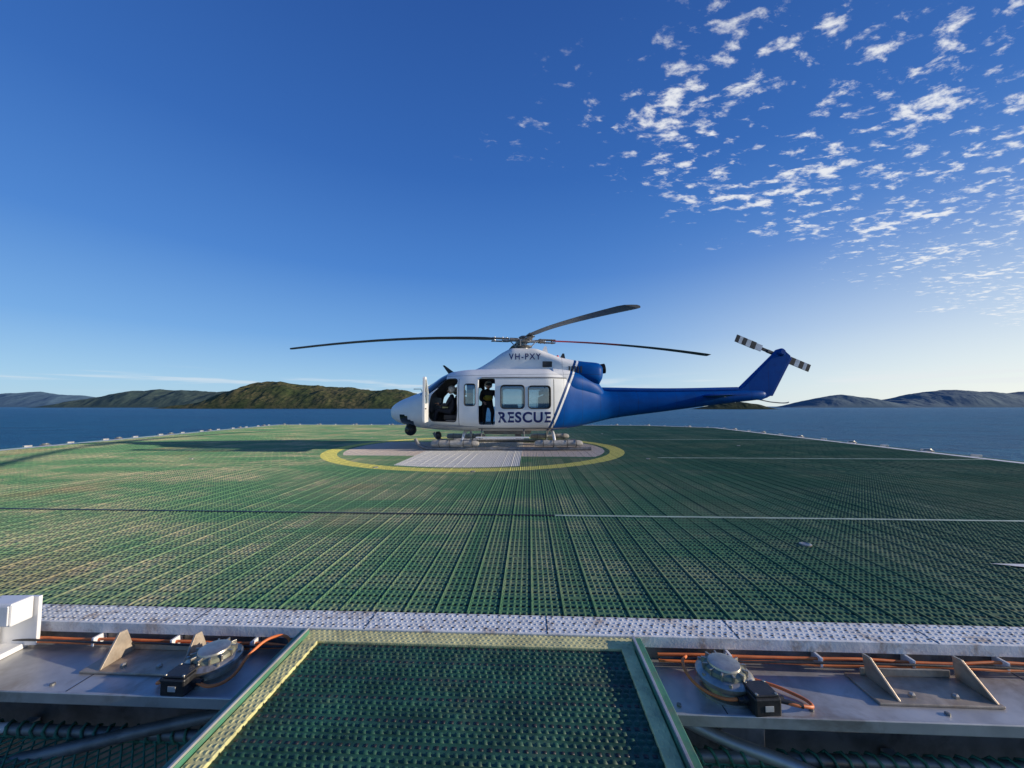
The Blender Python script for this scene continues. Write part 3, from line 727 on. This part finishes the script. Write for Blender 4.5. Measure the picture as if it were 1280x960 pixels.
def main_blade(name,ang,droop,lift,red,expo=1.9):
    d_=Vector((math.cos(ang),math.sin(ang),0)); nrm=Vector((-math.sin(ang),math.cos(ang),0))
    prof=[(-.10,0),(-.085,.022),(-.03,.03),(.08,.02),(.22,.002),(.22,-.002),(.08,-.012),(-.03,-.018),(-.085,-.014)]
    vs=[];fs=[];mi=[];rs=[.95,1.05,1.3,1.7,2.2,2.8,3.4,4.0,4.6,5.2,5.8,6.3,6.8,6.98]
    for k,r_ in enumerate(rs):
        s=(r_-.9)/6.1; ch=.55 if k==0 else (.75 if k==1 else 1.0)
        if k==len(rs)-1: ch=.85
        tw=R(5-9*s); zc=HZ+lift*(r_-.4)/3-droop*s**expo- lift*s*s
        for (c_,t_) in prof:
            c2,t2=(c_-.05)*ch*math.cos(tw)-t_*math.sin(tw), -(c_-.05)*ch*math.sin(tw)+t_*math.cos(tw)
            p=Vector((HX,0,zc))+d_*r_-nrm*c2*1.0; p.z+=t2; vs.append(p)
    m_=len(prof)
    for k in range(len(rs)-1):
        for i in range(m_):
            j=(i+1)%m_; fs.append((k*m_+i,k*m_+j,(k+1)*m_+j,(k+1)*m_+i)); mi.append(1 if red and k<6 else 0)
    fs.append(tuple(range(m_))); fs.append(tuple(range((len(rs)-1)*m_,len(rs)*m_))[::-1]); mi+=[0,0]
    o=mesh_obj(name,vs,fs,M_blade,heli); o.data.materials.append(M_bladered)
    for p,q in zip(o.data.polygons,mi): p.material_index=q
    renorm(o)
    e_=empty('grip_assembly',(HX,0,HZ),ang); e_.parent=heli
    box('flexure',.15,.72,-.09,.09,-.045,-.005,M_hublight,e_,.008)
    box('grip_upper',.50,1.08,-.09,.09,.012,.05,M_hub,e_,.01)
    box('grip_lower',.50,1.08,-.09,.09,-.075,-.048,M_hub,e_,.01)
    box('damper',.22,.50,.10,.17,-.05,.04,M_hub,e_,.01)
    for q in (.58,.72,.98): lathe('bolt',[(.022,-.09),(.022,.07),(.012,.078)],M_hublight,e_,10,(q,.04,0))
    tube('pitch_link',[(.22,-.17,-.22),(.40,-.2,-.02)],.016,M_hublight,e_,smoothpts=False)
    box('pitch_horn',.36,.62,-.22,-.11,-.04,-.01,M_hub,e_,.006)
A0=math.pi+R(12)
main_blade('main_blade_1',A0,.55,.03,False)
main_blade('main_blade_2',A0+math.pi/2,.66,.0,False,1.3)
main_blade('main_blade_3',A0+math.pi,.34,.03,True)
main_blade('main_blade_4',A0-math.pi/2,.7,.0,False,1.2)
for s in(-1,1):
    Y=s*1.32
    tube('skid',[(-2.82,Y,.34),(-2.70,Y,.16),(-2.5,Y,.07),(-2.2,Y,.052),(0,Y,.052),(2.1,Y,.052),(2.3,Y,.055)],.05,M_skid,heli)
    for (a,b_,zc) in((-2.35,-.95,.21),(.65,2.05,.21)):
        o=lathe('float_bag',[(.03,0),(.085,.03),(.10,.10),(.108,.3),(.094,.55),(.108,.75),(.095,.95),(.106,1.15),(.10,1.30),(.07,1.38),(.03,1.4)],M_float,heli,12,(a,Y+s*.02,zc),(0,R(90),0))
        o.scale=(.9,1.3,1)
        tube('float_straps',[[(a+q,Y+.02*s+.15*math.cos(t*math.pi/6),zc+.105*math.sin(t*math.pi/6)) for t in range(13)] for q in(.25,.55,.95,1.2)],.008,M_black,heli,res=1,smoothpts=False)
    box('boarding_step',-1.05,.50,Y-.1,Y+.1,.36,.395,M_hwhite,heli,.01)
    for q in(-.9,.35): tube('step_strut',[(q,Y,.37),(q,s*1.0,.62)],.02,M_skid,heli,smoothpts=False)
for q in(-1.45,1.25):
    tube('cross_tube',[(q,-1.32,.08),(q,-1.22,.26),(q,-.9,.44),(q,-.3,.50),(q,.3,.50),(q,.9,.44),(q,1.22,.26),(q,1.32,.08)],.045,M_hwhite,heli)
box('belly_fairing',-.9,.6,-.35,.35,.40,.56,M_trim,heli,.05)
box('cargo_hook_frame',.1,.3,-.2,.2,.25,.42,M_hub,heli,.02)
def ball0(name,r,loc,mat,parent,scale=(1,1,1)):
    bm=bmesh.new(); bmesh.ops.create_uvsphere(bm,u_segments=24,v_segments=16,radius=r); me=bpy.data.meshes.new(name); bm.to_mesh(me); bm.free()
    for p in me.polygons: p.use_smooth=True
    o=bpy.data.objects.new(name,me); link(o); o.location=loc; o.parent=parent; o.scale=scale; me.materials.append(mat); return o
ball0('turret_ball',.19,(-3.3,0,.52),M_black,heli)
lathe('turret_mount',[(.12,0),(.15,.10),(.15,.2)],M_black,heli,20,(-3.3,0,.60))
lathe('turret_lens',[(.07,0),(.07,.03),(.05,.035)],M_dglass,heli,18,(-3.36,-.165,.52),(R(90),0,R(-20)))
plate('wire_cutter',[(-2.05,2.30),(-2.28,2.62),(-2.22,2.63),(-1.85,2.36)],-.012,.012,M_black,bw=0)
plate('antenna',[(.95,3.02),(1.07,3.26),(1.13,3.26),(1.2,2.98)],-.01,.01,M_hwhite,bw=0)
plate('antenna',[(1.55,2.82),(1.66,3.02),(1.72,3.02),(1.76,2.8)],-.01,.01,M_black,bw=0)
tube('pitot',[(-3.0,.3,1.72),(-3.05,.3,1.86),(-3.3,.3,1.86)],.012,M_hub,heli,smoothpts=False)
tube('wiper',[(-2.86,-.3,1.78),(-2.35,-.45,2.10)],.010,M_black,heli,smoothpts=False)
lathe('beacon',[(.05,0),(.05,.05),(.02,.08)],M_bladered,heli,14,(1.5,0,2.88))
lathe('searchlight',[(.05,0),(.11,.04),(.12,.14),(.11,.15)],M_black,heli,20,(-2.2,-.55,.40),(0,R(-100),0))
dr=empty('cockpit_door',(-2.50,-1.12,0)); dr.parent=heli; dr.rotation_euler[2]=R(-86)
Dp=[(0,1.05),(.06,.84),(.82,.82),(.86,1.1),(.86,2.10),(.55,2.12),(.08,1.62)]
v,f=prism(rpoly(Dp,.07),-.03,.03); o=mesh_obj('door_skin',v,f,M_hwhite,None); renorm(o)
v,f=prism(rpoly([(.12,1.36),(.78,1.36),(.78,2.04),(.56,2.04),(.12,1.58)],.06),-.2,.2); c2=mesh_obj('dc',v,f,M_hwhite); renorm(c2)
boolean(o,c2); o.parent=dr; bpy.data.objects.remove(c2)
v,f=prism(rpoly([(.11,1.35),(.79,1.35),(.79,2.05),(.56,2.05),(.11,1.58)],.06),-.004,.004); mesh_obj('door_glass',v,f,M_glass,dr)
box('door_handle',.7,.8,.03,.06,1.2,1.23,M_black,dr,.004)
bpy.data.objects.remove(cav); bpy.data.objects.remove(cut)
box('cabin_floor',-2.45,1.15,-1.12,1.12,.67,.72,M_trim,heli,0)
box('instrument_panel',-2.62,-2.45,-.8,.8,1.1,1.58,M_int,heli,.03)
box('centre_console',-2.45,-1.8,-.16,.16,.72,1.12,M_int,heli,.03)
box('aft_bulkhead',1.15,1.18,-1.1,1.1,.75,2.28,M_trim,heli,0)
def seat(x,y,face=-1):
    box('seat_base',x-.24,x+.24,y-.24,y+.24,.86,1.02,M_int,heli,.04)
    box('seat_back',x+.20,x+.30,y-.24,y+.24,1.0,1.62,M_int,heli,.04)
    box('head_rest',x+.21,x+.28,y-.13,y+.13,1.66,1.84,M_int,heli,.03)
    box('seat_leg',x-.18,x+.2,y-.2,y+.2,.72,.86,M_trim,heli,.01)
seat(-1.85,-.58); seat(-1.85,.58)
for y in(-.8,-.27,.27,.8): seat(.72,y)
box('equipment_rack',-.3,.2,.4,.95,.72,1.35,M_trim,heli,.03)
box('medical_bag',-.42,-.05,-.9,-.5,.72,1.02,simple('red_bag',(.45,.04,.03),.8),heli,.05)
def text(name,body,size,x,z,off,mat,arr=STA,width=None,boldoff=.012,space=1.08):
    cu=bpy.data.curves.new(name,'FONT'); cu.body=body; cu.size=size; cu.offset=boldoff*size; cu.space_character=space; cu.align_x='CENTER'; cu.align_y='CENTER'
    o=bpy.data.objects.new(name,cu); link(o); bpy.context.view_layer.update()
    dg=bpy.context.evaluated_depsgraph_get(); me=bpy.data.meshes.new_from_object(o.evaluated_get(dg)); bpy.data.objects.remove(o)
    xs_=[v.co.x for v in me.vertices]; sc=1 if not width else width/(max(xs_)-min(xs_))
    bm=bmesh.new(); bm.from_mesh(me); bmesh.ops.triangulate(bm,faces=bm.faces)
    for v_ in bm.verts:
        X_=x+v_.co.x*sc; Z_=z+v_.co.y; v_.co=Vector((X_,-(hull_y(X_,Z_,arr)+off),Z_))
    bm.to_mesh(me); bm.free()
    o=bpy.data.objects.new(name,me); link(o); o.parent=heli; me.materials.clear(); me.materials.append(mat); return o
text('rescue_lettering','RESCUE',.42,.36,.945,.042,M_navy,width=1.54,boldoff=.03,space=1.12)
text('registration_lettering','VH-PXY',.27,.40,2.83,.020,M_navy,CW,width=1.0,boldoff=.012,space=1.25)
text('boom_registration','VH-PXY',.12,6.7,1.62,.01,M_hwhite,width=.4)

# ------------------------------------------------------------------ people
def skinmesh(name,pts,edges,rad,mat,parent,root=0,sub=1):
    me=bpy.data.meshes.new(name); me.from_pydata(pts,edges,[]); o=bpy.data.objects.new(name,me); link(o)
    sk=o.modifiers.new('skin','SKIN'); sk.use_smooth_shade=True
    for i,r_ in enumerate(rad):
        me.skin_vertices[0].data[i].radius=(r_,r_)
        me.skin_vertices[0].data[i].use_root=(i==root)
    ss=o.modifiers.new('s','SUBSURF'); ss.levels=sub; ss.render_levels=sub
    me.materials.append(mat); o.parent=parent; return o
def ball(name,r,scale,loc,mat,parent): return ball0(name,r,loc,mat,parent,scale)
def person(name,loc,rz,suit,J,vest=None):
    e_=empty(name,loc,rz)
    order=['pelvis','waist','chest','neck','nape','sl','el','wl','sr','er','wr','hl','kl','al','tl','hr','kr','ar','trr']
    rad=dict(pelvis=.155,waist=.145,chest=.165,neck=.075,nape=.06,sl=.075,el=.052,wl=.035,sr=.075,er=.052,wr=.035,hl=.095,kl=.065,al=.045,tl=.04,hr=.095,kr=.065,ar=.045,trr=.04)
    ed=[('pelvis','waist'),('waist','chest'),('chest','neck'),('neck','nape'),('chest','sl'),('sl','el'),('el','wl'),('chest','sr'),('sr','er'),('er','wr'),('pelvis','hl'),('hl','kl'),('kl','al'),('al','tl'),('pelvis','hr'),('hr','kr'),('kr','ar'),('ar','trr')]
    ix={k:i for i,k in enumerate(order)}
    skinmesh('body',[J[k] for k in order],[(ix[a],ix[b_]) for a,b_ in ed],[rad[k] for k in order],suit,e_)
    h=Vector(J['nape'])+Vector((0,-.03,.11))
    ball('face',.1,(.78,.92,1.12),h,M_skin,e_); ball('helmet',.1,(1.22,1.32,1.25),h+Vector((0,.035,.035)),M_helmet,e_)
    ball('visor',.1,(.95,.6,.42),h+Vector((0,-.075,.035)),M_black,e_)
    ball('nose',.016,(1,1.3,1.4),h+Vector((0,-.098,-.02)),M_skin,e_); ball('mouth',.02,(1.2,.4,.35),h+Vector((0,-.088,-.06)),M_bladered,e_)
    tube('microphone_boom',[tuple(h+Vector((.11,-.02,-.03))),tuple(h+Vector((.09,-.10,-.06))),tuple(h+Vector((.02,-.115,-.06)))],.005,M_black,e_)
    for s,wn_,en_ in ((-1,'wl','el'),(1,'wr','er')):
        w_=Vector(J[wn_]); dd=(w_-Vector(J[en_])).normalized(); sd_=dd.cross(Vector((0,0,1))).normalized()
        skinmesh('palm',[w_,w_+dd*.05,w_+dd*.09],[(0,1),(1,2)],[.026,.03,.026],M_skin,e_)
        for q,ln in enumerate((.035,.042,.045,.04)):
            b0=w_+dd*.085+sd_*(.024-.016*q); m0=b0+dd*ln+Vector((0,0,-.012)); m1=m0+dd*ln*.5+Vector((0,0,-.03))
            skinmesh('finger_%d'%q,[b0,m0,m1],[(0,1),(1,2)],[.009,.0085,.007],M_skin,e_)
        b0=w_+dd*.04+sd_*.03*s; skinmesh('thumb',[b0,b0+dd*.025+sd_*.02*s,b0+dd*.05+sd_*.022*s],[(0,1),(1,2)],[.011,.01,.008],M_skin,e_)
    for a,t in(('al','tl'),('ar','trr')):
        A_=Vector(J[a]);T_=Vector(J[t]); skinmesh('boot',[A_+Vector((0,.03,-.03)),A_+Vector((0,0,.02)),T_],[(0,1),(1,2)],[.045,.05,.042],M_black,e_)
    if vest:
        c=Vector(J['chest']); wv=Vector(J['waist'])
        skinmesh('vest',[wv+Vector((0,-.01,-.02)),(wv+c)/2+Vector((0,-.01,0)),c+Vector((0,-.01,.03))],[(0,1),(1,2)],[.165,.178,.165],vest,e_)
    return e_
seatJ=dict(pelvis=(0,0,.12),waist=(0,.02,.28),chest=(0,.02,.46),neck=(0,.0,.60),nape=(0,-.01,.67),
 sl=(-.20,.0,.54),el=(-.25,-.14,.30),wl=(-.18,-.36,.32),sr=(.20,.0,.54),er=(.25,-.14,.30),wr=(.16,-.36,.36),
 hl=(-.10,-.05,.11),kl=(-.14,-.44,.18),al=(-.14,-.52,-.20),tl=(-.14,-.64,-.24),hr=(.10,-.05,.11),kr=(.14,-.44,.18),ar=(.14,-.52,-.20),trr=(.14,-.64,-.24))
person('pilot',(-1.88,12.6-.58,1.0),R(-90),M_suit,seatJ)
person('pilot',(-1.88,12.6+.58,1.0),R(-90),M_suit,seatJ)
standJ=dict(pelvis=(0,0,.62),waist=(0,-.03,.76),chest=(0,-.10,.92),neck=(0,-.15,1.04),nape=(0,-.19,1.09),
 sl=(-.19,-.12,1.0),el=(-.25,-.22,.78),wl=(-.17,-.38,.70),sr=(.19,-.12,1.0),er=(.27,-.18,.78),wr=(.22,-.38,.86),
 hl=(-.09,-.01,.58),kl=(-.13,-.26,.36),al=(-.12,-.10,.07),tl=(-.13,-.24,.035),hr=(.09,-.01,.58),kr=(.13,-.26,.36),ar=(.12,-.10,.07),trr=(.13,-.24,.035))
person('crew_member',(-.76,12.6-.45,.725),R(8),M_suit2,standJ,M_vest)

scene.view_settings.view_transform='Standard'; scene.view_settings.look='None'; scene.view_settings.exposure=0
